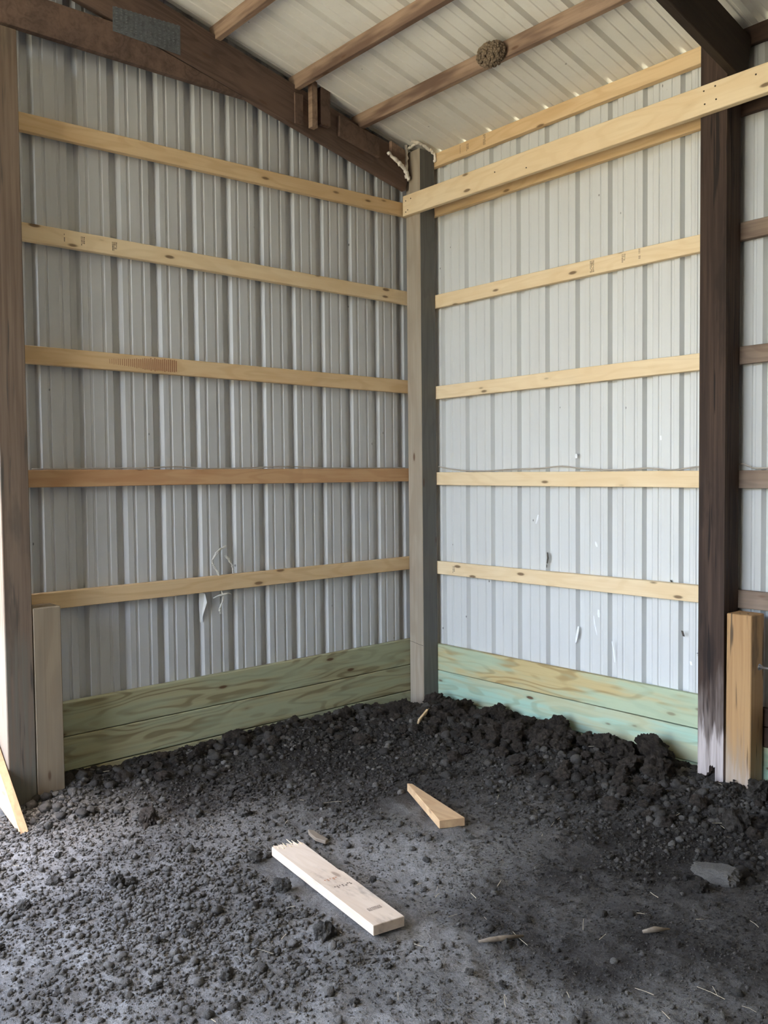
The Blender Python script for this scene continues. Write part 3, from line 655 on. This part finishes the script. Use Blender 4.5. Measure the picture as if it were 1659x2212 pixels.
# named large ones
clod(1.98, -.17, .088, 'largest pale dirt clod on the heap before the green planks', G1, .05, True)
clod(2.12, -.34, .075, 'squat rough clod beside the largest pale clod', G1, .1, True)
clod(2.66, -.56, .062, 'round pale clod standing clear below the stub post', G3, .1, True)
clod(2.62, -.275, .060, 'pale jagged clod against the foot of the stub post', G3, .1, True)
clod(2.84, -1.19, .032, 'small round clod beside the wedge-shaped chunk', G3, .1, True)
clod(1.735, -2.40, .036, 'upright lump of dry clay against the long plank edge', G3, .0, True)
clod(1.43, -2.33, .030, 'small pale clod by the splintered plank end', G3, .1, True)
clod(2.13, -2.49, .038, 'rough clod touching the near end of the long plank', G3, .1, True)
clod(1.24, -2.87, .03, 'grey clod, larger of a pair on the open floor', G3, .1, True); clod(1.28, -2.83, .022, 'pale smooth stone beside a grey clod', G3, .1, True)
wv, wf = IC2
wb = bmesh.new(); bmesh.ops.create_icosphere(wb, subdivisions=4, radius=1)
for v in wb.verts:
    p = v.co.copy(); tpr = .40+.60*(p.x*.5+.5); k = 1+.10*mnoise.noise(p*2)+.10*mnoise.noise(p*7)+.16*mnoise.noise(p*15)
    v.co = Vector((max(-1, min(1, p.x*1.15))*.088, max(-.9, min(.9, p.y*1.2))*.058*tpr, max(-.7, min(.8, p.z*1.2))*.055*tpr))*k
me = bpy.data.meshes.new('clay_chunk'); wb.to_mesh(me); wb.free()
ck = link('clay_chunk', me, M['crumb']); ck.location = (2.83, -1.055, gz(2.83, -1.05)+.03); ck.rotation_euler = (0, .05, math.radians(12))
at = me.attributes.new('tone', 'FLOAT', 'POINT'); at.data.foreach_set('value', np.full(len(me.vertices), .62, np.float32))
tag(ck, 'wedge-shaped pitted chunk of dried clay alone on the floor', 'clay chunk')
cnt = 0
placed = [(o.location.x, o.location.y, o.scale.x) for o in bpy.data.objects if o.name.startswith('dirt_clod')]+[(2.78, -1.06, .07), (2.88, -1.05, .075)]
def free(x, y, r):
    for a, b, c in placed:
        if (a-x)**2+(b-y)**2 < (.72*(c+r))**2: return False
    placed.append((x, y, r)); return True
tries = 0
while cnt < 165 and tries < 6000:
    tries += 1
    x = random.uniform(.22, 3.0); y = -.06-abs(random.gauss(0, .30))
    if 2.15 < x < 2.62 and y > -.42: continue
    t = max(0, 1+y/.9); r = random.uniform(.020, .034)+random.random()**1.6*.062*t
    if x > 2.3: r *= .75
    if y+r*.9 > -.045 or y < -1.05: continue
    if free(x, y, r): clod(x, y, r, LB1, G1, .2, r > .045); cnt += 1
cnt = 0; tries = 0
while cnt < 65 and tries < 5000:
    tries += 1
    y = random.uniform(-2.6, -.2); x = .07+abs(random.gauss(0, .22)); r = random.uniform(.014, .024)+random.random()**3*.035
    if y > -.24 and x < .24: continue
    if x-r*.9 < .045 or x > .8: continue
    if y < -2.55 and x < .25: continue
    if free(x, y, r): clod(x, y, r, LB2, G2, .3, r > .04); cnt += 1
cnt = 0; tries = 0
while cnt < 60 and tries < 5000:
    tries += 1
    x = random.uniform(.5, 3.5); y = random.uniform(-3.5, -.7); r = random.uniform(.010, .017)+random.random()**4*.02
    if 1.42 < x < 2.34 and -2.42 < y < -2.1: continue
    if 1.25 < x < 1.83 and -1.6 < y < -1.27: continue
    if free(x, y, r): clod(x, y, r, LB3, G3, .25, False); cnt += 1

# ------------------------------------------------------------------ crumbs and straw (uncountable)
def sample(n, dens, x0=.05, x1=4.6, y0=-5.6, y1=-.05):
    out = np.zeros((0, 2))
    while len(out) < n:
        p = np.stack([rng.uniform(x0, x1, 40000), rng.uniform(y0, y1, 40000)], -1)
        out = np.concatenate([out, p[rng.random(40000) < dens(p[:, 0], p[:, 1])*sstep(-5.6, -3.6, p[:, 1])*sstep(4.6, 3.6, p[:, 0])]])
    return out[:n]
def in_obj(x, y):
    a = (x > 1.45) & (x < 2.3) & (y > -2.39) & (y < -2.13)
    b = (x > 1.27) & (x < 1.81) & (y > -1.56) & (y < -1.29) & (y < -1.29-(x-1.28)*.24)
    c = (x > .04) & (x < .19) & ((y > -.19) | (y < -2.67)); d_ = (x > 2.24) & (x < 2.54) & (y > -.19)
    return a | b | c | d_
def dens(x, y):
    n = lattice(x+9, y+9, 1.5, 21)*.55+lattice(x+9, y+9, 4.5, 22)*.45
    patch = np.exp(-(((x-1.75)/.55)**2+((y+2.75)/.4)**2))*.9
    bank = np.exp(-((-y)/.9)**2)*.8+np.exp(-(x/.9)**2)*.5
    bare = np.exp(-(((x-2.9)/.8)**2+((y+1.9)/.7)**2))*.55
    d = .10+.7*sstep(.42, .62, n)*.7+patch+bank-bare
    return np.clip(d, .03, 1)*(~in_obj(x, y))
P = np.concatenate([sample(46000, dens), sample(46000, lambda x, y: np.where(in_obj(x, y), 0, .5)*(.35+.65*sstep(.3, .7, lattice(x+9, y+9, 6, 41))))])
r = .003+.0085*rng.random(len(P))**2; r[46000:] = .0016+.0032*rng.random(46000)
z = ground(P[:, 0], P[:, 1])+r*.35
tone = np.clip(rng.random(len(P))**2.2*.42+dry_and_light(P[:, 0], P[:, 1])*.85, 0, 1)
c1 = scatter_mesh('dirt_crumbs', np.column_stack([P, z]), r, .8, IC1 if False else (IC1[0], IC1[1]), M['crumb'], tone, .34, 5)
tag(c1, 'fine loose dirt crumbs strewn over the whole floor', 'crumbs', None, 'stuff')
P = sample(3800, dens); r = .008+.012*rng.random(len(P))**2.5
Q = sample(900, lambda x, y: np.clip(np.exp(-((-y-.1)/.45)**2)*.9+np.exp(-((x-.1)/.35)**2)*.4, 0, 1)*(~in_obj(x, y))*(y < -.07)*(x > .07)*(~((x > 2.2) & (x < 2.6) & (y > -.36))), .05, 3.2, -2.9, -.05)
P = np.concatenate([P, Q]); r = np.concatenate([r, .014+.020*rng.random(len(Q))**2])
z = ground(P[:, 0], P[:, 1])+r*.35
tone = np.clip(rng.random(len(P))**3*.6+dry_and_light(P[:, 0], P[:, 1])*.7+(rng.random(len(P)) < .14)*rng.uniform(.4, .8, len(P)), 0, 1)*np.where(r > .02, .4, 1)
c2 = scatter_mesh('dirt_lumps', np.column_stack([P, z]), r, .8, IC2, M['crumb'], tone, .22, 6)
tag(c2, 'pea to walnut sized dirt lumps and pebbles among the crumbs', 'pebbles', None, 'stuff')
V = []; Fc = []
P = sample(170, lambda x, y: np.where(in_obj(x, y), 0, .3+.5*(x > 2)))
for x, y in P:
    a = random.uniform(0, math.pi); L = random.uniform(.015, .05)*(1+random.random()**6*1.5); w = random.uniform(.0006, .0013)
    z = float(ground(np.array([x]), np.array([y]))[0])+.006; dx, dy = math.cos(a)*L/2, math.sin(a)*L/2; bend = random.uniform(-.15, .15)*L
    v, f = tube_arrays([(x-dx, y-dy, z+random.uniform(0, .005)), (x-dy*bend*8, y+dx*bend*8, z+.004), (x+dx, y+dy, z+random.uniform(0, .008))], w, 4)
    b = len(V); V += v; Fc += [tuple(i+b for i in t) for t in f]
tag(pydata('straw_bits', V, Fc, M['straw']), 'dry straw stalks scattered over the dirt', 'straw', None, 'stuff')
